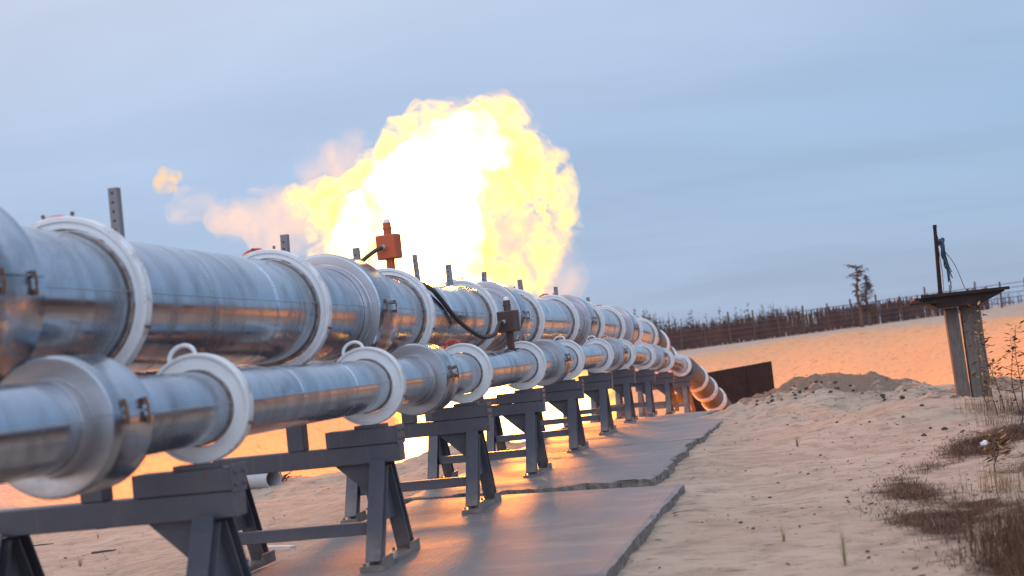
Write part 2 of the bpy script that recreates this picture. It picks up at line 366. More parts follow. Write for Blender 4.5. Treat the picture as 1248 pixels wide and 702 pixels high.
def roots(x, y):
    if y < 18 or y > 40: return 0.0
    return min(1.0, 1.3 * (mound(x, y, 1.0, 28.6, 1.7, 1.3, 1) + mound(x, y, -0.8, 29.3, 1.0, 1.0, 0.7) + mound(x, y, 2.3, 23.3, 1.0, 0.7, 0.7) + mound(x, y, 3.6, 26.5, 1.6, 1.6, 0.7) + mound(x, y, -6, 25.5, 1.5, 1.0, 0.5)))
def firelit_tint(x, y):
    """mask for the firelight painted into the pit sand as orange"""
    e = math.sqrt(((x + 6) / 20) ** 2 + ((y - 54 + 3.0 * smooth(-5, -8, x) * (1 if y < 54 else 0)) / 26) ** 2) + fbm(x * 0.12, y * 0.12, 3.0, 3) * 0.05
    return smooth(0.8, 3.2, (1 - e) * 21) if y < 48 else smooth(-1.6, 0.3, (1 - e) * 21)
def axis_lines(lo, f0, f1, hi, fine, grow):
    a = []; t = f0
    while t < f1: a.append(t); t += fine
    st = fine; up = t
    while up < hi: a.append(up); st *= grow; up += st
    st = fine; dn = f0 - fine
    while dn > lo: a.append(dn); st *= grow; dn -= st
    return sorted(a)
xs = axis_lines(-900, -9.0, 6.0, 900, 0.085, 1.07)
ys = axis_lines(-300, 8.6, 31.0, 2500, 0.10, 1.045)
def build_ground():
    nx, ny = len(xs), len(ys); vv = []; li = []; rt = []; pt = []
    for y in ys:
        for x in xs:
            vv.append((x, y, ground(x, y))); li.append(litter(x, y)); rt.append(roots(x, y)); pt.append(firelit_tint(x, y))
    ff = [(j * nx + i, j * nx + i + 1, (j + 1) * nx + i + 1, (j + 1) * nx + i) for j in range(ny - 1) for i in range(nx - 1)]
    me = bpy.data.meshes.new('sandy_ground'); me.from_pydata(vv, [], ff); me.materials.append(MATS['sand'])
    me.polygons.foreach_set('use_smooth', [True] * len(ff))
    a = me.attributes.new('litter', 'FLOAT', 'POINT'); a.data.foreach_set('value', li); a = me.attributes.new('roots', 'FLOAT', 'POINT'); a.data.foreach_set('value', rt); a = me.attributes.new('firelit_tint', 'FLOAT', 'POINT'); a.data.foreach_set('value', pt); me.update()
    tag(obj_of('sandy_ground', me), 'pale sand ground with the fire lit flare pit beyond', kind='structure')
build_ground()

# ------------------------------------------------------------------ concrete slabs
def slab(corners, z0, label, tilt=None, th=0.17, crumble=1.0):
    """corners: near left, near right, far right, far left"""
    nl, nr, fr, fl = (Vector((*c, 0)) for c in corners); nu, nv = 70, 110; vs_ = []; idx = {}
    zt = tilt or (lambda x, y: 0.0)
    for j in range(nv + 1):
        for i in range(nu + 1):
            u, v = i / nu, j / nv; p = (nl * (1 - u) + nr * u) * (1 - v) + (fl * (1 - u) + fr * u) * v
            edge = min(u, 1 - u) * 3.0, min(v, 1 - v) * 6.0
            if i in (0, nu): p.x += crumble * 0.05 * fbm(p.y * 2.3, corners[0][1], 1.0, 4)
            if j in (0, nv): p.y += crumble * 0.085 * fbm(p.x * 2.9, j + corners[0][1], 4.0, 4)
            z = z0 + zt(p.x, p.y)
            if i in (0, nu) or j in (0, nv): z -= 0.008 + 0.03 * max(0, fbm(p.x * 3, p.y * 3, 7, 3))
            vs_.append((p.x, p.y, z))
    W = nu + 1; fs = [(j * W + i, j * W + i + 1, (j + 1) * W + i + 1, (j + 1) * W + i) for j in range(nv) for i in range(nu)]
    ring = [i for i in range(nu + 1)] + [j * W + nu for j in range(1, nv + 1)] + [nv * W + i for i in range(nu - 1, -1, -1)] + [j * W for j in range(nv - 1, 0, -1)]
    b0 = len(vs_)
    for k in ring:
        x, y, z = vs_[k]; vs_.append((x + 0.012 * mn.noise((x * 9, y * 9, 1)), y + 0.02 * mn.noise((x * 9, y * 9, 2)), z - th * 0.5))
    b1 = len(vs_)
    for k in ring: x, y, z = vs_[k]; vs_.append((x, y, z - th))
    n = len(ring)
    for t in range(n):
        t2 = (t + 1) % n
        fs.append((ring[t2], ring[t], b0 + t, b0 + t2)); fs.append((b0 + t2, b0 + t, b1 + t, b1 + t2))
    fs.append(tuple(range(b1, b1 + n)))
    k_ = nu * nv; m = MB(); m.add(vs_, fs[:k_], 'concrete', False); b_ = m.mat('broken_concrete')
    for f in fs[k_:]: m.f.append(f); m.mi.append(b_); m.sm.append(False)
    o = m.build('concrete_slab')
    tag(o, label, 'concrete slab', 'concrete slabs under the pipe trestles')
slab([(-4.5, 9.7), (-1.36, 9.75), (-1.20, 15.45), (-4.45, 16.35)], 0.0, 'nearest concrete slab with a clean straight right edge', crumble=0.45)
slab([(-4.6, 16.45), (-1.60, 16.25), (-1.46, 22.05), (-4.55, 21.9)], 0.015, 'middle concrete slab with a broken crumbling near edge', th=0.19, crumble=1.6)
slab([(-4.6, 22.05), (-1.40, 22.45), (-1.05, 30.1), (-4.4, 29.6)], 0.0, 'farther concrete slab ending beside the dark sheet and pipe bend', tilt=lambda x, y: drop(y))
slab([(-4.9, 29.75), (-1.75, 30.25), (-1.7, 36.0), (-4.8, 36.0)], -0.015, 'last concrete slab sloping down under the far trestles', tilt=lambda x, y: drop(y))

# ------------------------------------------------------------------ pipelines
DISCS = [7.82, 11.25, 14.85, 18.4, 22.15, 26.1, 29.9, 33.7, 37.5, 41.3]
CLAMPS = [(6.08, 6.50), (12.72, 13.20), (20.0, 20.55), (27.7, 28.35), (35.3, 36.0)]
def pathL(s):
    if s <= 41.3:
        k = max(0, s - 26) ** 2; return Vector((-3.35 + 0.0019 * k, s, 1.43 - 0.0025 * k))
    t = s - 41.3; p = Vector((-2.905, 41.3, 0.845))
    return p + Vector((0.03 * t + 0.011 * t * t, t * 0.76, -0.0765 * t - 0.0205 * t * t))
def pathU(s):
    if s <= 42.5:
        k = max(0, s - 26) ** 2; return Vector((-4.12 + 0.0006 * k, s, 2.12 - 0.0013 * k))
    t = s - 42.5; p = Vector((-3.957, 42.5, 1.766)); 
    return p + Vector((0.02 * t + 0.01 * t * t, t * 0.85, -0.043 * t - 0.05 * t * t))
def frame_of(path):
    def fr(s):
        c = path(s); d = (path(s + 0.05) - path(s - 0.05)).normalized(); ex = d.cross(Vector((0, 0, 1))).normalized(); return c, ex, ex.cross(d)
    return fr
def place(o, path, s, base):
    c, ex, ez = frame_of(path)(s); ey = ez.cross(ex)
    M = Matrix((ex, ey, ez)).transposed().to_4x4(); M.translation = c - Vector(base); o.matrix_local = M

def flange_mesh(R, rp, white):
    m = MB(); t = 0.035
    m.lathe([(-t * 0.2, rp * 1.045), (-t, rp * 1.06), (-t, R * 0.925), (-t - 0.004, R * 0.93), (-t - 0.014, R * 0.94), (-t - 0.016, R * 0.985), (-t - 0.010, R), (t, R), (t + 0.008, R * 0.985), (t, R * 0.93), (t, rp * 1.06), (t * 0.2, rp * 1.045)], white, 88)
    return m
def gasket_mesh(rp):
    m = MB(); m.lathe([(-0.046, rp * 1.001), (-0.048, rp * 1.012), (-0.044, rp * 1.030), (-0.034, rp * 1.034)], 'gasket', 72); return m
def handle_mesh(R, mat, w, h, ang, rad):
    """a round bar loop welded to the rim, lying in the plate's plane"""
    m = MB(); pts = []
    for k in range(13):
        a = math.pi * k / 12; pts.append((math.cos(a) * w / 2, -0.01 + 0.02 * math.sin(a), -0.025 + h * (math.sin(a) ** 0.6) * 1.0 + 0.0))
    c, s_ = math.cos(ang), math.sin(ang); out = []
    for x, y, z in pts:
        z += math.sqrt(max(0, R * R - x * x)) ; out.append((x * c - z * s_, y, x * s_ + z * c))
    m.tube(out, rad, mat, 8); return m
def clamp_mesh(R, rp, L, body, face):
    m = MB(); h = L / 2
    m.lathe([(-h - 0.10, rp * 1.005), (-h - 0.10, rp * 1.07), (-h - 0.004, rp * 1.075), (-h, rp * 1.09), (-h - 0.002, rp * 1.12), (-h, R * 0.965)], face, 88)
    m.lathe([(-h, R * 0.965), (-h + 0.006, R * 0.99), (-h + 0.015, R), (-h + 0.05, R), (-h + 0.055, R * 1.006), (-h + 0.07, R * 1.006), (-h + 0.075, R), (h - 0.05, R), (h - 0.015, R), (h - 0.004, R * 0.98), (h, R * 0.965)], body, 88)
    m.lathe([(h, R * 0.965), (h + 0.002, rp * 1.12), (h + 0.004, rp * 1.075), (h + 0.10, rp * 1.07), (h + 0.10, rp * 1.005)], face, 88)
    # lengthwise seam where the two half shells meet, folded lip
    for a in (R_(6), R_(174)):
        ca, sa = math.cos(a), math.sin(a)
        M = Matrix(((ca, 0, -sa), (0, 1, 0), (sa, 0, ca)))
        m.box((ca * (R + 0.003), 0, sa * (R + 0.003)), (0.012, L * 0.97, 0.008), body, M)
        m.box((ca * (rp * 1.1 + R) / 2, -h - 0.004, sa * (rp * 1.1 + R) / 2), (R - rp * 1.15, 0.006, 0.006), body, M)
    return m
def latch_mesh(R, y, ang):
    m = MB(); ca, sa = math.cos(ang), math.sin(ang); M = Matrix(((ca, 0, -sa), (0, 1, 0), (sa, 0, ca)))
    m.box(M @ Vector((R + 0.006, y, 0.045)), (0.014, 0.022, 0.035), 'rusty_metal', M)
    m.box(M @ Vector((R + 0.006, y, -0.045)), (0.014, 0.018, 0.03), 'rusty_metal', M)
    for dy in (0.007, -0.007): m.tube([M @ Vector((R + 0.014, y + dy, z)) for z in (-0.06, 0.055)], 0.0035, 'rusty_metal', 6)
    m.box(M @ Vector((R + 0.018, y, 0.012)), (0.008, 0.016, 0.035), 'rusty_metal', M)
    return m
def section_mesh(path, rp, s0, s1, seams, base):
    m = MB(); st = []; s = s0
    while s < s1: st.append(s); s += 0.35
    st.append(s1); prof = [(q, rp) for q in st]
    for q in seams:
        prof += [(q - 0.035, rp), (q - 0.034, rp * 1.004), (q - 0.008, rp * 1.005), (q - 0.005, rp * 0.988), (q + 0.002, rp * 0.988), (q + 0.004, rp * 1.005), (q + 0.03, rp * 1.004), (q + 0.031, rp)]
    prof.sort(key=lambda q: q[0]); fr = frame_of(path)
    f2 = lambda q: (fr(q)[0] - Vector(base), fr(q)[1], fr(q)[2])
    m.lathe(prof, 'aluminium_cladding', 72, f2)
    # the lapped lengthwise seam of the cladding
    for a in (R_(4),):
        pts = []
        for q in st:
            c, ex, ez = f2(q); pts.append(c + (ex * math.cos(a) + ez * math.sin(a)) * (rp + 0.001))
        m.tube(pts, 0.005, 'dull_aluminium', 5)
    # rivets round the bands
    for q in seams:
        c, ex, ez = f2(q + 0.02)
        for k in range(18):
            a = k * math.pi / 9; p = c + (ex * math.cos(a) + ez * math.sin(a)) * (rp * 1.004)
            m.box(p, (0.007, 0.007, 0.007), 'dull_aluminium')
    return m
def pipeline(name, label, path, R, rp, white, handles, brackets, clamps_R):
    base = Vector((path(8.1).x, 8.1, 0)); root = thing(name, label, 'pipeline', base)
    fl = None
    for i, y in enumerate(DISCS):
        if fl is None:
            o = flange_mesh(R, rp, white).build('flange', root); g = gasket_mesh(rp).build('gasket', o); fl = (o.data, g.data)
        else:
            o = obj_of('flange', fl[0], root); g = obj_of('gasket', fl[1], o)
        place(o, path, y, base); 
        for (k, mt, w, h, ang, rad) in handles:
            if k == i: handle_mesh(R, mt, w, h, ang, rad).build('lifting_handle', o)
        # two small clamp bolts at the rim
        if i < 6:
            for a in (R_(100), R_(80), R_(-20)):
                b = MB(); b.tube([(math.cos(a) * (R + 0.004), -0.02 - k * 0.0, math.sin(a) * (R + 0.004)) for k in (0,)] + [(math.cos(a) * (R + 0.03), -0.02, math.sin(a) * (R + 0.03))], 0.012, 'rusty_metal', 6); b.build('bolt', o)
    for i, (a, b) in enumerate(CLAMPS):
        w = b - a + (0.12 if R > 0.4 else 0.0); c = clamp_mesh(clamps_R, rp, w, 'aluminium_cladding', 'dull_aluminium').build('coupling_collar', root); place(c, path, (a + b) / 2, base)
        hl = w / 2
        for yy in (-hl * 0.55, hl * 0.55): latch_mesh(clamps_R, yy, R_(2 if R > 0.4 else 6)).build('latch', c)
    ends = [2.0] + [q for ab in CLAMPS for q in ab] + [43.0]
    for i in range(0, len(ends), 2):
        s0, s1 = ends[i], ends[i + 1]; seams = []
        for d0, d1 in zip(DISCS[:-1], DISCS[1:]):
            if s0 < d0 and d1 < s1: seams += [d0 + (d1 - d0) * 0.36, d0 + (d1 - d0) * 0.72]
        section_mesh(path, rp, s0, s1, seams, base).build('pipe_section', root)
    for (y, hgt, wd, tilt) in brackets:
        c = path(y) - base; m = MB(); top = rp if wd > 0 else R; w = abs(wd); z0 = c.z + top - 0.02; x0 = c.x
        T = Matrix.Rotation(R_(tilt), 3, 'Y')
        m.box((x0, c.y, z0 + hgt / 2), (w, 0.006, hgt), 'bracket_steel', T); m.box((x0 + w / 2 * T[0][0], c.y + 0.024, z0 + hgt / 2), (0.006, 0.05, hgt), 'bracket_steel', T)
        for k in range(int(hgt / 0.06)):
            q = T @ Vector((-w * 0.05, -0.0035, -hgt / 2 + 0.035 + k * 0.06)) + Vector((x0, c.y, z0 + hgt / 2))
            m.tube([q + Vector((0, 0.0003, 0)), q - Vector((0, 0.001, 0))], 0.009, 'hole', 10)
        m.build('bracket', root)
    return root, base
W_ = 'white_flange_paint'
rootU, baseU = pipeline('pipeline', 'thick silver clad pipeline running along the top row', pathU, RU, 0.425, 'white_big_flange_paint',
    [(0, 'red_paint', 0.16, 0.03, R_(4), 0.012), (1, 'red_paint', 0.18, 0.045, R_(12), 0.013), (3, 'galvanised_steel', 0.16, 0.04, R_(8), 0.010), (5, 'red_paint', 0.18, 0.05, R_(10), 0.014), (7, 'red_paint', 0.18, 0.05, R_(8), 0.014)],
    [(8.55, 0.37, 0.062, 0), (11.75, 0.28, 0.062, 2), (13.9, 0.29, 0.062, -1), (16.3, 0.35, 0.05, -2), (18.0, 0.31, 0.07, 1), (20.25, 0.21, -0.07, 3), (23.2, 0.30, 0.07, -2), (27.0, 0.30, 0.07, 1), (31.5, 0.24, 0.07, 0)], 0.56)
rootL, baseL = pipeline('pipeline', 'thinner silver clad pipeline on the grey trestles in front', pathL, RL, 0.212, W_,
    [(0, W_, 0.17, 0.085, R_(14), 0.014), (1, W_, 0.18, 0.085, R_(17), 0.014), (2, 'red_paint', 0.17, 0.075, R_(17), 0.012), (4, W_, 0.19, 0.085, R_(10), 0.013), (5, W_, 0.18, 0.08, R_(12), 0.012), (7, W_, 0.18, 0.08, R_(12), 0.012)], [], 0.333)
# beyond the last trestle both lines bend down to the pit: fat sleeves with white bands
def bend(root, base, path, r, bands, s0, s1):
    f2 = lambda q: (frame_of(path)(q)[0] - base, frame_of(path)(q)[1], frame_of(path)(q)[2])
    m = MB(); n = int((s1 - s0) / 0.25); prof = [(s0, r * 0.6)] + [(s0 + (s1 - s0) * k / n, r) for k in range(n + 1)] + [(s1, r * 0.9), (s1 - 0.1, r * 0.88)]
    m.lathe(prof, 'dark_sleeve_steel', 48, f2); m.build('bend_sleeve', root)
    for b in bands:
        m = MB(); m.lathe([(b - 0.16, r), (b - 0.15, r * 1.10), (b - 0.10, r * 1.13), (b + 0.10, r * 1.13), (b + 0.15, r * 1.10), (b + 0.16, r)], W_, 48, f2); m.build('band', root)
bend(rootL, baseL, pathL, 0.36, (44.6, 46.2, 47.5), 42.6, 48.8)
bend(rootU, baseU, pathU, 0.47, (44.4, 46.0, 47.4), 43.0, 48.4)

# ------------------------------------------------------------------ trestles
def trestle(label, group):
    G = 'grey_frame_paint'; t = thing('pipe_trestle', label, 'trestle', group=group)
    m = MB(); m.box((-0.56, 0, 0.875), (1.60, 0.17, 0.15), G); m.build('beam', t, bevel=0.006)
    m = MB(); m.box((-0.07, 0, 1.018), (0.60, 0.19, 0.13), G); m.box((0.238, 0, 1.018), (0.016, 0.215, 0.158), G); m.box((0.0, 0, 1.098), (0.26, 0.12, 0.03), G); 
    for dy in (-0.06, 0.06):
        for z in (0.98, 1.05): m.tube([(0.244, dy, z), (0.258, dy, z)], 0.013, 'rusty_metal', 6)
    m.build('saddle', t, bevel=0.003)
    for x in (0.06, -1.24):
        for s_ in (-1, 1):
            m = MB(); m.hbeam((x, s_ * 0.085, 0.80), (x, s_ * 0.47, 0.045), 0.125, 0.12, 0.014, G); m.build('leg', t)
        m = MB(); m.box((x, 0, 0.022), (0.19, 1.16, 0.044), G); m.box((x + 0.09, -0.42, 0.05), (0.012, 0.30, 0.1), G); m.box((x + 0.09, 0.42, 0.05), (0.012, 0.30, 0.1), G); 
        for y in (-0.52, -0.33, 0.33, 0.52):
            for dx in (-0.07, 0.07): m.tube([(x + dx, y, 0.04), (x + dx, y, 0.062)], 0.014, 'rusty_metal', 6)
        m.build('base_rail', t, bevel=0.003)
        m = MB(); pl = [(-0.10, 0.79), (0.10, 0.79), (0.33, 0.34), (-0.33, 0.34)]
        m.prism(pl, (x - 0.006, 0, 0), (x + 0.006, 0, 0), (0, 1, 0), (0, 0, 1), G); m.build('web_plate', t)
    m = MB(); m.box((-0.59, -0.30, 0.31), (1.16, 0.07, 0.10), G); m.build('cross_brace', t, bevel=0.005)
    m = MB(); m.prism([(-0.34, 0.80), (-0.02, 0.80), (-0.02, 0.50)], (0, -0.006, 0), (0, 0.006, 0), (1, 0, 0), (0, 0, 1), G); m.build('gusset', t)
    return t
TL = ['grey pipe trestle nearest the camera, standing before the concrete slab', 'grey pipe trestle second from the camera, at the near end of the nearest slab',
      'grey pipe trestle third from the camera, at the far end of the nearest slab', 'grey pipe trestle fourth from the camera, on the middle slab',
      'grey pipe trestle fifth from the camera, by the gap at the middle slab end', 'grey pipe trestle sixth from the camera, below an unlatched stretch on the farther slab',
      'grey pipe trestle seventh from the camera, near the end of the farther slab', 'grey pipe trestle eighth from the camera, first on the last sloping slab',
      'grey pipe trestle second from the pipe bend', 'grey pipe trestle farthest away, right before the pipe bend']
proto = trestle(TL[0], 'grey trestles under the pipelines')
tres = [proto] + [copy_tree(proto) for _ in DISCS[1:]]
for i, y in enumerate(DISCS):
    o = tres[i]
    x = pathL(y).x; z = drop(y) + (0.0 if y > 9 else 0.0)
    o.location = (x, y - (0.1 if i == 0 else 0.0), z); o['label'] = TL[i]
    # the column that carries the thick pipe, as tall as it must be here
    u = pathU(y) - Vector((x, y, z)); m = MB(); top = u.z - RU - 0.05
    m.box((u.x + 0.13, 0, (0.952 + top) / 2), (0.14, 0.14, top - 0.952), 'grey_frame_paint'); m.box((u.x + 0.04, 0, top + 0.02), (0.55, 0.16, 0.05), 'grey_frame_paint'); m.build('column', o, bevel=0.005)
    if y > 36:   # a slanting stay on the far ones
        m = MB(); m.hbeam((0.12, 0.10, 0.8), (0.16, 1.3, 0.03), 0.10, 0.08, 0.012, 'grey_frame_paint'); m.build('stay', o)

# ------------------------------------------------------------------ igniter boxes and their cables
def igniter(label, loc, rz, foot, D='dark_box_paint'):
    t = thing('igniter_box', label, 'igniter box', loc, 'igniter boxes on the pipes')
    M = Matrix.Rotation(rz, 3, 'Z')
    m = MB(); m.box((0, 0, 0.20 + foot), (0.25, 0.14, 0.27), D, M); m.build('housing', t, bevel=0.008)
    m = MB(); m.box(M @ Vector((0, -0.076, 0.20 + foot)), (0.235, 0.014, 0.255), D, M); m.build('lid', t, bevel=0.004)
    m = MB(); m.box((0, 0, (foot + 0.07) / 2), (0.075, 0.06, foot + 0.07), D, M); m.box((0, 0.0, 0.012), (0.16, 0.12, 0.02), D, M); m.build('post', t)
    m = MB(); m.tube([(0, 0, 0.33 + foot), (0, 0, 0.47 + foot)], 0.045, D, 14); m.tube([(0, 0, 0.40 + foot), (0, 0, 0.42 + foot)], 0.053, D, 14); m.build('ceramic_top', t)
    m = MB(); m.tube([(0, 0, 0.47 + foot), (0, 0, 0.50 + foot), (0, 0, 0.515 + foot)], [0.04, 0.036, 0.015], 'pale_plastic', 14); m.build('cap', t)
    m = MB(); g = M @ Vector((-0.02, -0.086, 0.20 + foot)); m.tube([g, g + M @ Vector((0, -0.05, -0.01))], 0.028, 'galvanised_steel', 10); m.build('cable_gland', t)
    return Vector(loc) + g + M @ Vector((0, -0.05, -0.01))
pU = pathU(14.55); pL = pathL(17.75)
gA = igniter('igniter box tinted orange red with flame glare, standing on top of the thick pipeline against the flame', (pU.x, 15.2, pU.z + 0.42), R_(-12), 0.16, 'flame_glare_red')
gB = igniter('dark igniter box on the thinner pipeline, joined to the hanging black cable', (pL.x, 17.75, pL.z + 0.206), R_(-16), 0.17)
def curve_pts(P, n=8):
    P = [Vector(p) for p in P]; Q = [P[0] * 2 - P[1]] + P + [P[-1] * 2 - P[-2]]; out = []
    for i in range(1, len(Q) - 2):
        for k in range(n):
            t = k / n; a, b, c, d = Q[i - 1], Q[i], Q[i + 1], Q[i + 2]
            out.append(0.5 * ((2 * b) + (c - a) * t + (2 * a - 5 * b + 4 * c - d) * t * t + (3 * b - a - 3 * c + d) * t ** 3))
    return out + [P[-1]]
def beside_pipe(px, py, rad):
    """where the line of sight first comes within rad of the thick pipe's axis"""
    y = 12.0
    while y < 19:
        p = at(px, py, y); a = pathU(y)
        if math.hypot(p.x - a.x, p.z - a.z) < rad: return p
        y += 0.01
    return at(px, py, 16)
m = MB(); m.tube(curve_pts([(pU.x - 0.1, 15.2, pU.z + 0.44), (pU.x + 0.06, 15.35, pU.z + 0.452), beside_pipe(522, 350, 0.455), beside_pipe(535, 362, 0.46), beside_pipe(556, 388, 0.48), beside_pipe(575, 404, 0.56), at(590, 411, 17.0), at(603, 407, 17.35), gB + Vector((-0.03, -0.05, -0.01)), gB]), 0.026, 'rubber_cable', 10)
tag(m.build('cable'), 'black rubber cable hanging in a curve down to the lower box', 'cable', 'black igniter cables')
m = MB(); m.tube(curve_pts([gA, gA + Vector((-0.06, -0.06, -0.03)), gA + Vector((-0.20, -0.12, -0.13)), gA + Vector((-0.36, -0.1, -0.27)), (pU.x - 0.50, 14.6, pU.z + 0.25)]), 0.024, 'rubber_cable', 10)
tag(m.build('cable'), 'short dark cable dropping from the igniter box in front of the flame', 'cable', 'black igniter cables')

# ------------------------------------------------------------------ the flare
def blobs(name, mat, spec, vox, amp, parent, seed):
    """union of ellipsoids, remeshed into one skin and roughened"""
    bm = bmesh.new()
    for (c, r) in spec:
        M = Matrix.Translation(c) @ Matrix.Diagonal((*r, 1)); bmesh.ops.create_icosphere(bm, subdivisions=3, radius=1.0, matrix=M)
    me = bpy.data.meshes.new(name); bm.to_mesh(me); bm.free(); o = obj_of(name, me)
    md = o.modifiers.new('r', 'REMESH'); md.mode = 'VOXEL'; md.voxel_size = vox
    dg = bpy.context.evaluated_depsgraph_get(); dg.update(); nm = bpy.data.meshes.new_from_object(o.evaluated_get(dg)); o.modifiers.clear(); o.data = nm
    nm.name = name; bm = bmesh.new(); bm.from_mesh(nm); bm.normal_update(); off = []
    for v in bm.verts:
        p = v.co; q = p + Vector((mn.noise(p * 0.5 + Vector((seed, 0, 0))), mn.noise(p * 0.5 + Vector((0, seed, 5))), mn.noise(p * 0.5 + Vector((9, 0, seed))))) * 0.9
        a = amp * (0.85 * mn.noise(q * 0.55) + 0.55 * (0.5 - abs(mn.noise(q * 1.1 + Vector((3, 1, seed))))) * 1.3 + 0.42 * (0.4 - abs(mn.noise(q * 2.3))) + 0.30 * (0.35 - abs(mn.noise(q * 4.5))))
        off.append(p + v.normal * a + Vector((-0.15, 0, 0.25)) * mn.noise(q * 0.8) * amp)
    for v, p in zip(bm.verts, off): v.co = p
    bm.to_mesh(nm); bm.free(); o.data = nm                        # a second skinning takes out the folds
    md = o.modifiers.new('r', 'REMESH'); md.mode = 'VOXEL'; md.voxel_size = vox * 0.8
    dg = bpy.context.evaluated_depsgraph_get(); dg.update(); nm = bpy.data.meshes.new_from_object(o.evaluated_get(dg)); o.modifiers.clear(); o.data = nm; nm.name = name
    nm.materials.clear(); nm.materials.append(MATS[mat])
    nm.polygons.foreach_set('use_smooth', [True] * len(nm.polygons)); o.parent = parent
    if parent: o.matrix_parent_inverse = Matrix.Translation(-Vector(parent.location))
    return o
FY = 50.0; MPP = FY / FPX
def E(px, py, rx, ry, dy=0.0, rd=None):
    c = at(px, py, FY) + Vector((0, dy, 0)); return (c, (rx * MPP, (rd or (rx + ry) / 2) * MPP, ry * MPP))
fire = thing('flare_flame', 'huge white hot gas flame with yellow edges roaring out of the pit', 'flame', (-9.8, 50, -3.8))
CORE = [(520, 245, 72, 85), (565, 178, 52, 44), (520, 190, 50, 42), (478, 240, 45, 52), (452, 268, 42, 40), (440, 300, 45, 40), (520, 310, 80, 70), (545, 390, 75, 90), (560, 470, 80, 90), (610, 500, 90, 55), (680, 505, 70, 40), (610, 560, 100, 55), (545, 550, 70, 50), (500, 560, 40, 30), (660, 540, 70, 40), (600, 188, 32, 28), (560, 250, 40, 80)]
blobs('flame_core', 'fire_core', [E(a, b, c - 13, d - 13) for a, b, c, d in CORE], 0.14, 0.75, fire, 1.0)
blobs('flame_shell', 'fire_shell', [E(a, b, c + 8, d + 7) for a, b, c, d in CORE] + [E(625, 200, 38, 32), E(643, 218, 28, 28), E(428, 244, 28, 20), E(404, 246, 18, 11), E(420, 320, 40, 25)], 0.14, 0.85, fire, 1.0)
blobs('flame_lobe', 'fire_lobe', [E(630, 200, 42, 36), E(655, 228, 38, 40), E(668, 262, 25, 42), E(645, 270, 30, 46), E(667, 296, 24, 38), E(655, 318, 28, 30), E(678, 208, 13, 26), E(372, 243, 18, 7), E(352, 238, 12, 5), E(396, 234, 20, 10), E(420, 262, 24, 14), E(640, 345, 30, 20), E(600, 320, 35, 40)], 0.11, 0.6, fire, 4.0)
blobs('flame_wisp', 'fire_wisp', [E(405, 235, 44, 24), E(372, 245, 36, 22), E(335, 245, 34, 18), E(410, 188, 42, 28), E(395, 210, 34, 26), E(360, 282, 70, 26), E(300, 262, 60, 20), E(235, 250, 40, 20), E(600, 280, 50, 70), E(675, 340, 42, 26), E(690, 320, 20, 36), E(430, 220, 32, 32), E(590, 150, 60, 30)], 0.13, 0.7, fire, 7.0)
puff = blobs('flame_puff', 'fire_puff', [E(206, 220, 10, 8), E(198, 225, 5, 9), E(216, 215, 9, 4), E(203, 212, 6, 5)], 0.05, 0.30, None, 2.0)
tag(puff, 'small orange tongue of fire drifting loose left of the big flame', 'flame')

# ------------------------------------------------------------------ dark sheet by the bend
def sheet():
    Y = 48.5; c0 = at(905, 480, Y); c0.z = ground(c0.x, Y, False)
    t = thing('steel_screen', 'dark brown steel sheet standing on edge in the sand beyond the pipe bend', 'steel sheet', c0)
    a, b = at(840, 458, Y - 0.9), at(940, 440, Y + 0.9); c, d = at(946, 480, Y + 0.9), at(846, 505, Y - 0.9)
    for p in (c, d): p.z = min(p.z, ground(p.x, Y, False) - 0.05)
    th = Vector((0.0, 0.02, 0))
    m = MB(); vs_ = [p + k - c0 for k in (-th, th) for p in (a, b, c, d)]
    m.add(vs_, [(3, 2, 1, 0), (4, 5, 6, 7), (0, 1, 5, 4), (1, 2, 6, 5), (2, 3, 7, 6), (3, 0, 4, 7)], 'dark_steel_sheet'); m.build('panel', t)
    for k in (0.33, 0.68):
        p, q = a.lerp(b, k) - c0, d.lerp(c, k) - c0; m = MB(); m.hbeam(p - Vector((0, .03, 0.02)), q - Vector((0, .03, 0)), 0.03, 0.03, 0.008, 'dark_steel_sheet'); m.build('rib', t)
sheet()

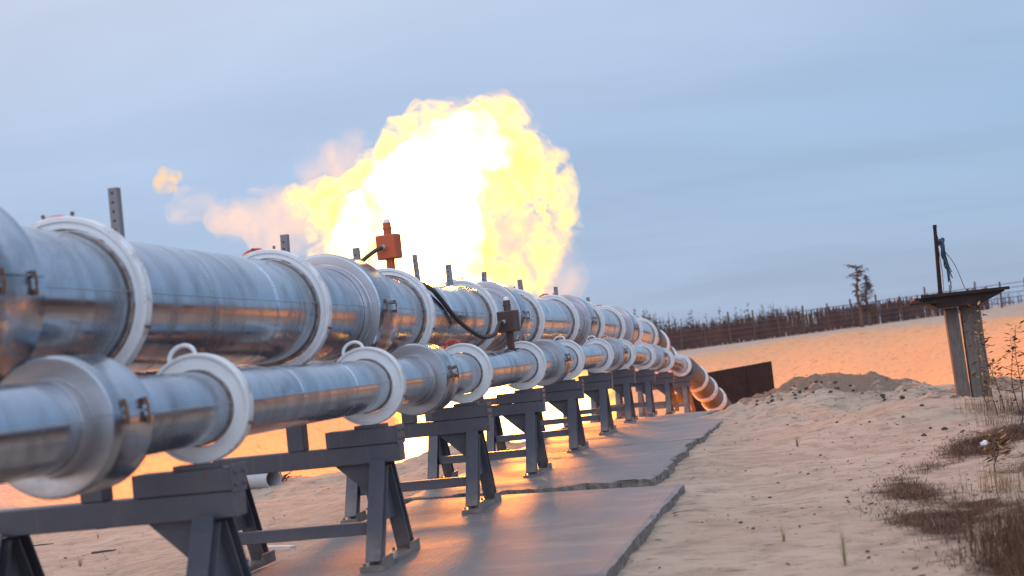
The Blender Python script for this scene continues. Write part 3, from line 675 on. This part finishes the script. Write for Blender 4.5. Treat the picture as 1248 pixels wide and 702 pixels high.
# ------------------------------------------------------------------ the pier with the platform
def pier():
    x0, y0 = 3.13, 24.0; z0 = ground(x0, y0) - 0.05
    t = thing('well_platform', 'two weathered posts carrying a dark steel platform at the pit rim', 'platform', (x0, y0, z0))
    tl = lambda p: Vector(p) - t.location
    for (pa, pb, w) in (((1158, 376), (1177, 500), 0.20), ((1181, 372), (1199, 500), 0.30)):
        a, b = at(*pa, y0), at(*pb, y0); m = MB(); h = w / 2
        m.prism([(-h, -0.12), (h, -0.12), (h, 0.12), (-h, 0.12)], tl(b), tl(a), (1, 0, 0), (0, 1, 0), 'weathered_wood'); m.build('post', t, bevel=0.012)
    zt = at(1165, 372, y0).z; xc = at(1168, 365, y0).x
    m = MB(); m.prism([(-0.72, 0.17), (0.66, 0.17), (0.66, 0.145), (0.28, -0.02), (-0.38, -0.02), (-0.50, 0.06), (-0.72, 0.14)], tl((xc, y0 - 0.45, zt)), tl((xc, y0 + 0.45, zt)), (1, 0, 0), (0, 0, 1), 'dark_steel_sheet'); m.build('deck', t)
    m = MB(); m.box(tl((xc - 0.60, y0 - 0.48, zt + 0.08)), (0.44, 0.05, 0.03), 'dark_steel_sheet'); m.build('plank', t)
    m = MB(); m.box(tl((xc + 0.05, y0 - 0.5, zt + 0.185)), (1.36, 0.03, 0.05), 'dark_steel_sheet'); m.build('edge_strip', t)
    # mast and the rags and wires that hang from it
    a, b = at(1146, 358, y0), at(1139, 276, y0); m = MB(); m.tube([tl(a), tl(a.lerp(b, .5)), tl(b)], [0.035, 0.032, 0.028], 'dark_steel_sheet', 8); m.box(tl(b), (0.06, 0.05, 0.05), 'dark_steel_sheet'); m.build('mast', t)
    m = MB()
    for k in range(7):
        r = random.Random(k); pts = [(1142 + r.uniform(-1, 1), 293 + k), (1148 + r.uniform(-2, 2), 291 + r.uniform(0, 6)), (1149 + r.uniform(-2, 3), 308 + r.uniform(-4, 4)), (1154 + r.uniform(-3, 3), 325), (1156 + k * 0.8, 336 + r.uniform(-5, 12))]
        m.tube([tl(p) for p in curve_pts([at(px, py, y0 + r.uniform(-.05, .05)) for px, py in pts], 5)], [0.022 - 0.0007 * q for q in range(21)], 'dark_cloth', 6)
    m.build('rag', t)
    m = MB()
    for (p, q, r) in (((1141, 284), (1152, 320), (1160, 352)), ((1143, 300), (1148, 330), (1150, 354)), ((1146, 300), (1163, 322), (1176, 352))):
        m.tube([tl(k) for k in curve_pts([at(*p, y0), at(*q, y0), at(*r, y0)], 6)], 0.006, 'rubber_cable', 5)
    m.build('wire', t)
pier()

# ------------------------------------------------------------------ fence, forest, tree, vehicles behind the pit
def fence():
    t = thing('wire_fence', 'long dark wire fence on the far side of the pit', 'fence', (0, 120, plateau(0)))
    P = [(-14 + k * 2.0, 117 + k * 0.3) for k in range(24)]; r = random.Random(3)
    for (x, y) in P:
        z = ground(x, y, False) - 0.2; h = 2.35 + r.uniform(-0.35, 0.5); dx = r.uniform(-0.08, 0.08); m = MB()
        m.tube([Vector((x, y, z)) - t.location, Vector((x + dx, y, z + h)) - t.location], [0.10, 0.075], 'fence_metal', 7); m.build('post', t)
    for hz in (0.35, 0.75, 1.15, 1.55, 1.9):
        m = MB(); m.tube([Vector((x, y - 0.09, ground(x, y, False) + hz)) - t.location for x, y in P], 0.028, 'fence_metal', 5); m.build('rail', t)
    m = MB()                                                    # brushwood pickets tied to the rails
    x = -14.0
    while x < 17.0:
        y = 117 + (x + 14) / 2 * 0.3 + 0.06; z = ground(x, y, False); h = 1.75 + r.uniform(-0.2, 0.25); w = r.uniform(0.06, 0.13); d = r.uniform(-0.06, 0.06)
        m.box(Vector((x, y, z + h / 2)) - t.location, (w, 0.03, h), 'far_twigs', Matrix.Rotation(d, 3, 'Y')); x += r.uniform(0.05, 0.10)
    m.build('pickets', t)
fence()
def scrub_tree(m, x, y, z, h, r, mat='far_twigs', dens=1.0):
    lean = Vector((r.uniform(-.05, .05), r.uniform(-.05, .05), 1)) * h; b = Vector((x, y, z)); w = h * 0.012 + 0.015
    m.tube([b, b + lean * 0.5, b + lean], [w, w * 0.7, w * 0.15], mat, 4, False)
    for k in range(int(h * 4.5 * dens)):
        t = r.uniform(0.15, 0.98); a = r.uniform(0, 6.28); ln = h * (0.24 * (1.08 - t) + 0.03) * r.uniform(0.5, 1.2); p = b + lean * t
        d = Vector((math.cos(a), math.sin(a), r.uniform(-0.2, 0.6))) * ln; s = d.cross(Vector((0, 0, 1))).normalized() * (0.02 + ln * 0.05); q = Vector((0, 0, 1)) * (0.02 + ln * 0.09)
        m.add([p - q, p + q, p + d], [(0, 1, 2)], mat); m.add([p - s, p + s, p + d * 0.9], [(0, 1, 2)], mat)
def forest():
    m = MB(); r = random.Random(11)
    for k in range(1500):
        y = r.uniform(135, 240); x = r.uniform(-0.14, 0.05) * y if r.random() < 0.75 else r.uniform(0.05, 0.4) * y
        scrub_tree(m, x, y, ground(x, y, False) - 0.1, r.uniform(1.6, 3.3) * (1.35 if r.random() < 0.10 else 1) * (1.0 if x < 3 else 0.55) * y / 170, r, dens=1.5)
    for k in range(700):                                          # the wood goes on to the right of the view
        y = r.uniform(-50, 75); x = r.uniform(24, 48) + max(0, y - 30) * 0.5; scrub_tree(m, x, y, ground(x, y, False) - 0.1, r.uniform(3.0, 6.0), r, dens=1.0)
    for k in range(420):                                          # and along the left side of the pit
        y = r.uniform(84, 125); x = r.uniform(-0.75, -0.30) * y; scrub_tree(m, x, y, ground(x, y, False) - 0.1, r.uniform(2.2, 3.6), r, dens=1.3)
    tag(m.build('bare_forest'), 'dark reddish bare wood along the horizon', kind='stuff')
forest()
def larch(label, px, base_py, top_py, Y, seed, kind):
    r = random.Random(seed); b = at(px, base_py, Y); b.z = ground(b.x, Y, False) - 0.1; tp = at(px, top_py, Y); h = tp.z - b.z
    t = thing('larch_tree', label, 'tree', b, 'bare trees behind the pit'); m = MB()
    pts = [Vector((0.02 * math.sin(k * 1.3) * k, 0, h * k / 7)) for k in range(8)]; m.tube(pts, [0.16 - 0.018 * k for k in range(8)], 'bark', 7); m.build('trunk', t)
    m = MB()
    for k in range(80 if kind else 46):
        f = r.uniform(0.22, 1.0) if kind else r.choice((r.uniform(0.84, 1.0), r.uniform(0.3, 0.9), r.uniform(0.5, 0.95))); p = Vector((0.02 * math.sin(f * 9.1) * f * 7, 0, h * f)); a = r.uniform(0, 6.28)
        ln = (1.15 * (1.15 - f) + 0.18) if kind else (0.85 if f > 0.84 else 0.42); ln *= r.uniform(0.5, 1.1)
        d = Vector((math.cos(a), math.sin(a), r.uniform(-0.45, 0.45))) * ln; m.tube([p, p + d * 0.55 + Vector((0, 0, 0.05)), p + d], [0.035, 0.025, 0.008], 'bark', 4, False)
        for q in range(16):
            u = r.uniform(0.15, 1.05); s = p + d * u; e = Vector((r.uniform(-1, 1), r.uniform(-1, 1), r.uniform(-1, 0.6))) * 0.22; w = e.orthogonal().normalized() * 0.022
            m.add([s - w, s + w, s + e], [(0, 1, 2)], 'far_twigs')
    m.build('crown', t)
larch('tall bare larch with a flat tuft on top, behind the pit', 1050, 395, 322, 104, 4, 0)
larch('bushy bare larch just right of the flat topped one', 1060, 395, 336, 112, 9, 1)
def truck(label, px, py, Y, mat, L, rz):
    b = at(px, py, Y); b.z = ground(b.x, Y, False); t = thing('parked_truck', label, 'truck', b, 'vehicles parked beyond the fence'); M = Matrix.Rotation(rz, 3, 'Z')
    m = MB(); m.box(M @ Vector((-0.4, 0, 1.25)), (L * 0.62, 1.9, 1.3), mat, M); m.build('cargo_body', t, bevel=0.06)
    m = MB(); m.box(M @ Vector((L * 0.36, 0, 1.05)), (L * 0.26, 1.8, 1.2), mat, M, 0.86); m.build('cab', t, bevel=0.08)
    m = MB(); m.box(M @ Vector((L * 0.42, 0, 1.35)), (L * 0.16, 1.66, 0.4), 'hole', M, 0.9); m.build('windscreen', t)
    for sx in (-0.28, 0.34):
        for sy in (-0.85, 0.85):
            c = M @ Vector((L * sx, sy, 0.42)); ax = M @ Vector((0, 0.12, 0)); m = MB(); m.tube([c - ax, c + ax], 0.42, 'rubber_cable', 14); m.build('wheel', t)
truck('small blue truck beyond the fence by the bare trees', 1046, 392, 150, 'blue_paint', 3.4, 0.3)
truck('small orange truck beyond the fence between larch and platform', 1096, 388, 150, 'orange_paint', 2.8, 0.1)
truck('small white truck beyond the fence left of the bare trees', 978, 404, 150, 'pale_plastic', 2.8, 0.4)

# ------------------------------------------------------------------ plants
def blade(m, p, h, lean, w, mat, r):
    a = r.uniform(0, 6.28); d = Vector((math.cos(a), math.sin(a), 0)) * lean * h; s = Vector((-math.sin(a), math.cos(a), 0)) * w
    p1 = p + d * 0.35 + Vector((0, 0, h * 0.6)); p2 = p + d + Vector((0, 0, h))
    m.add([p - s, p + s, p1 + s * 0.7, p1 - s * 0.7, p2], [(0, 1, 2, 3), (3, 2, 4)], mat)
def tuft(label, x, y, n, h, mat, group, spread=0.10):
    r = random.Random(int(x * 100 + y * 7)); m = MB(); z = ground(x, y)
    for k in range(n):
        dx, dy = r.gauss(0, spread), r.gauss(0, spread); blade(m, Vector((dx, dy, ground(x + dx, y + dy) - z - 0.01)), h * r.uniform(0.4, 1.1), r.uniform(0.1, 0.6), r.uniform(0.0016, 0.004), mat if r.random() < 0.75 else 'dead_leaf', r)
    tag(m.build('grass_tuft', None, (x, y, z)), label, 'grass tuft', group)
def gp(px, py):
    """the ground point under a pixel"""
    r = (rot @ Vector((px - 624.0, 351.0 - py, -FPX))).normalized(); p = Vector((0, 0, EYE)); t = 6.0
    while t < 90:
        q = p + r * t
        if q.z < ground(q.x, q.y, False): return q
        t += 0.05
    return p + r * 30
def heather():
    m = MB(); r = random.Random(21); n = 0
    while n < 42000:
        x, y = r.uniform(0.4, 5.0), r.uniform(8.4, 22)
        if r.random() > litter(x, y) ** 1.3: continue
        z = ground(x, y); k = 0.5 + 0.6 * max(0, fbm(x * 1.3, y * 1.3, 31, 2)); h = r.uniform(0.02, 0.065) * (0.6 + k)
        if h > 0: blade(m, Vector((x, y, z - 0.005)), h, r.uniform(0.8, 2.6), r.uniform(0.0015, 0.0035), 'red_heather' if r.random() < 0.92 else 'dry_grass', r)
        n += 1
    tag(m.build('dry_heather'), 'low reddish brown dry heather matted over the sand at right', kind='stuff')
heather()
def tall_grass():
    m = MB(); r = random.Random(5)
    for k in range(8000):
        x, y = r.uniform(0.9, 2.6), r.uniform(8.2, 10.6)
        if r.random() > smooth(0.95, 1.6, x + 0.25 * fbm(x * 2, y * 2, 4, 2)): continue
        blade(m, Vector((x, y, ground(x, y) - 0.01)), r.uniform(0.10, 0.42), r.uniform(0.1, 0.7), r.uniform(0.0015, 0.004), 'red_heather' if r.random() < 0.86 else 'dry_grass', r)
    tag(m.build('dry_grass'), 'tangle of tall russet dry grass in the lower right corner', kind='stuff')
tall_grass()
for (px, py, n, h, mt, lb) in ((972, 545, 26, 0.17, 'dry_grass', 'small dry grass tuft alone on the sand path'), (1030, 690, 22, 0.32, 'green_grass', 'thin yellow green grass tuft at the lower edge of the sand'),
        (1225, 598, 120, 0.32, 'dry_grass', 'large straw coloured tuft at the right picture edge'), (1195, 502, 110, 0.30, 'dry_grass', 'yellowish grass tuft at the foot of the platform posts'),
        (1232, 502, 120, 0.40, 'red_heather', 'russet grass tuft right of the platform posts'), (1215, 518, 90, 0.26, 'dry_grass', 'straw tuft below the platform posts'),
        (955, 660, 16, 0.16, 'red_heather', 'sparse russet tuft on the bare sand near the lower edge'), (98, 690, 20, 0.16, 'dry_grass', 'dry grass tuft low on the left sand under the pipes'),
        (72, 645, 12, 0.10, 'dry_grass', 'tiny dry tuft far left on the sand under the pipes'), (152, 638, 14, 0.12, 'dry_grass', 'tiny dry tuft behind the nearest trestle beam'), (120, 655, 10, 0.09, 'red_heather', 'sparse brown tuft amid the left sand')):
    q = gp(px, py); tuft(lb, q.x, q.y, n, h, mt, 'grass tufts on the sand', 0.006 + 0.154 * (n > 60))
def weed(label, px, py, top, seed, Y=None):
    q = gp(px, py); r = random.Random(seed); h = (at(top[0], top[1], q.y) - q)
    t = thing('weed_stalk', label, 'weed', q, 'dry weed stalks by the platform'); m = MB(); pts = [h * (k / 6) + Vector((0.03 * math.sin(k * 1.1 + seed), 0, 0)) for k in range(7)]
    m.tube(pts, [0.008 - 0.0008 * k for k in range(7)], 'bark', 5); m.build('stem', t); m = MB()
    for k in range(90):
        f = r.uniform(0.2, 1.0); p = h * f + Vector((0.03 * math.sin(f * 6.6 + seed), 0, 0)); a = r.uniform(0, 6.28); l = r.uniform(0.05, 0.115)
        d = Vector((math.cos(a), math.sin(a), r.uniform(-0.6, 0.7))) * l; s = d.cross(Vector((0.2, 0.3, 1))).normalized() * l * 0.22
        p = p + d * r.uniform(0.2, 0.9); m.add([p, p + d * 0.5 + s, p + d, p + d * 0.5 - s], [(0, 1, 2, 3)], 'dead_leaf' if r.random() < 0.6 else 'red_heather')
    m.build('leaves', t)
weed('tall leafy dry weed leaning up across the platform posts', 1222, 500, (1186, 372), 1)
weed('shorter dry weed right of the leaning one', 1241, 505, (1229, 412), 2)
weed('dry weed nearest the posts, bent to the left', 1205, 502, (1183, 385), 3)
weed('tallest dry weed at the right picture edge', 1246, 520, (1238, 396), 6)
weed('short bushy dry weed between the posts and the russet tuft', 1213, 506, (1207, 440), 8)
weed('single thin weed in front of the straw tuft', 1216, 575, (1210, 530), 4)

def debris():
    """flakes of bark, root and dry needles lying about on the sand"""
    m = MB(); r = random.Random(77); n = 0
    while n < 2600:
        if r.random() < 0.72: x, y = r.uniform(-1.3, 4.6), 8.6 + 22 * r.random() ** 1.2
        else: x, y = r.uniform(-9.5, -4.8), r.uniform(11, 26)
        d = fbm(x * 0.9, y * 0.5, 41, 3) + 0.5 * roots(x, y) + (0.25 if x > 0.3 else 0)
        if r.random() > d * 1.4 + 0.12: continue
        a = r.uniform(0, 6.28); l = r.uniform(0.008, 0.035) * (1.6 if r.random() < 0.12 else 1); w = l * r.uniform(0.15, 0.6); t = r.uniform(-0.3, 0.5) * l
        u = Vector((math.cos(a) * l, math.sin(a) * l, t)); v = Vector((-math.sin(a) * w, math.cos(a) * w, r.uniform(0, 0.5) * w)); c = Vector((x, y, ground(x, y) + 0.006))
        m.add([c - u, c - v * 0.8, c + u, c + v], [(0, 1, 2, 3)], r.choice(('earth_clod', 'bark', 'red_heather', 'red_heather'))); n += 1
    tag(m.build('plant_debris'), 'dark flakes of bark and root scattered on the sand', kind='stuff')
debris()

# ------------------------------------------------------------------ small things on the sand
def lump(name, label, cat, x, y, s, mat, group, seed, flat=0.6, sink=0.25):
    bm = bmesh.new(); bmesh.ops.create_icosphere(bm, subdivisions=2, radius=1)
    for v in bm.verts: v.co = Vector((v.co.x, v.co.y * 0.8, v.co.z * flat)) * s * (1 + 0.55 * mn.noise(v.co * 1.4 + Vector((seed, 2, 1))))
    me = bpy.data.meshes.new(name); bm.to_mesh(me); bm.free(); me.materials.append(MATS[mat]); o = obj_of(name, me, None, (x, y, ground(x, y) + s * flat * (1 - sink) * 0.6)); o.rotation_euler = (0, 0, seed)
    tag(o, label, cat, group)
for i, (px, py, s) in enumerate(((1101, 510, .05), (1151, 524, .07), (1134, 522, .045), (1126, 531, .06), (1174, 526, .045), (1020, 516, .035), (1074, 663, .04), (903, 638, .05), (1047, 497, .03), (1060, 515, .035), (1000, 555, .035), (938, 607, .04), (985, 578, .035), (1090, 640, .04), (918, 645, .045), (960, 520, .03))):
    q = gp(px, py); lump('earth_clod', 'dark crumbly earth clod lying on the pale sand', 'clod', q.x, q.y, s * 0.55 * (q.y / 18), 'earth_clod', 'dark clods on the sand', i * 1.7 + 1)
for i, (px, py, s) in enumerate(((1018, 464, .08), (995, 466, .07), (1040, 474, .06), (1075, 478, .09), (1100, 484, .10), (930, 476, .06))):
    q = gp(px, py + 4); lump('earth_clod', 'dark root clod along the top of the sand mounds', 'clod', q.x, q.y, s * 0.6, 'earth_clod', 'dark clods on the mounds', i * 2.3 + 5)
rc = random.Random(14)
for i in range(34):
    f = rc.random(); px = 915 + f * 215 + rc.uniform(-8, 8); py = 483 - 14 * math.exp(-((px - 1020) / 55) ** 2) + rc.uniform(-4, 14); q = gp(px, py)
    lump('earth_clod', 'dark root clod along the top of the sand mounds', 'clod', q.x, q.y, rc.uniform(0.02, 0.05), 'earth_clod', 'dark clods on the mounds', i * 1.9 + 40)
q = gp(1200, 543); lump('litter_scrap', 'crumpled white scrap on the dry heather', 'litter', q.x, q.y, 0.055, 'pale_plastic', None, 3.0, 0.8)
def twig(label, a, b, rad):
    p, q = gp(*a), gp(*b); r = random.Random(int(a[0])); pts = []
    for k in range(8):
        s = p.lerp(q, k / 7); pts.append((s.x + r.uniform(-.01, .01), s.y + r.uniform(-.015, .015), ground(s.x, s.y) + rad * 0.7))
    m = MB(); m.tube(pts, [rad, rad, rad * .95, rad * .9, rad * .8, rad * .7, rad * .6, rad * .4], 'bark', 6); tag(m.build('twig'), label, 'twig', 'dry twigs on the left sand')
twig('longest dry twig on the far left sand', (22, 646), (98, 634), 0.02); twig('short dry twig behind the nearest trestle', (118, 646), (150, 640), 0.014); twig('thin dry twig near the left picture edge', (28, 668), (66, 662), 0.012); twig('dark dry twig at mid left sand', (112, 674), (142, 671), 0.016)
def board():
    a = gp(337, 686); t = MB(); M = Matrix.Rotation(0.5, 3, 'Z') @ Matrix.Rotation(0.12, 3, 'Y')
    t.prism([(-0.17, -0.05), (0.13, -0.07), (0.19, -0.01), (0.12, 0.06), (-0.12, 0.05)], (0, 0, 0), M @ Vector((0, 0, 0.025)), M @ Vector((1, 0, 0)), M @ Vector((0, 1, 0)), 'pale_plastic')
    tag(t.build('broken_board', None, (a.x, a.y, 0.02)), 'pale broken board scrap lying by the second trestle foot', 'board scrap')
board()
def pipe_offcut():
    a = gp(305, 601); m = MB(); m.lathe([(-0.5, 0.15), (-0.5, 0.17), (0.5, 0.17), (0.5, 0.15), (-0.5, 0.15)], 'galvanised_steel', 28)
    o = m.build('pipe_offcut', None, (a.x, a.y + 0.4, ground(a.x, a.y + 0.4) + 0.14)); o.rotation_euler = (0, 0, R_(55)); tag(o, 'short grey pipe offcut lying at the pit edge behind the trestles', 'pipe offcut')
pipe_offcut()
def brush():
    a = gp(330, 590); r = random.Random(8); m = MB()
    for k in range(38):
        d = Vector((r.uniform(-1, 1), r.uniform(-0.6, 0.6), r.uniform(0.05, 0.5))) * r.uniform(0.2, 0.6); p = Vector((r.uniform(-.25, .25), r.uniform(-.2, .2), 0)); m.tube([p, p + d * 0.6 + Vector((0, 0, .05)), p + d], [0.014, 0.01, 0.004], 'bark', 4)
    tag(m.build('brush_heap', None, (a.x, a.y, ground(a.x, a.y) - 0.02)), 'small dark heap of branches at the pit edge behind the trestles', 'brush heap')
brush()
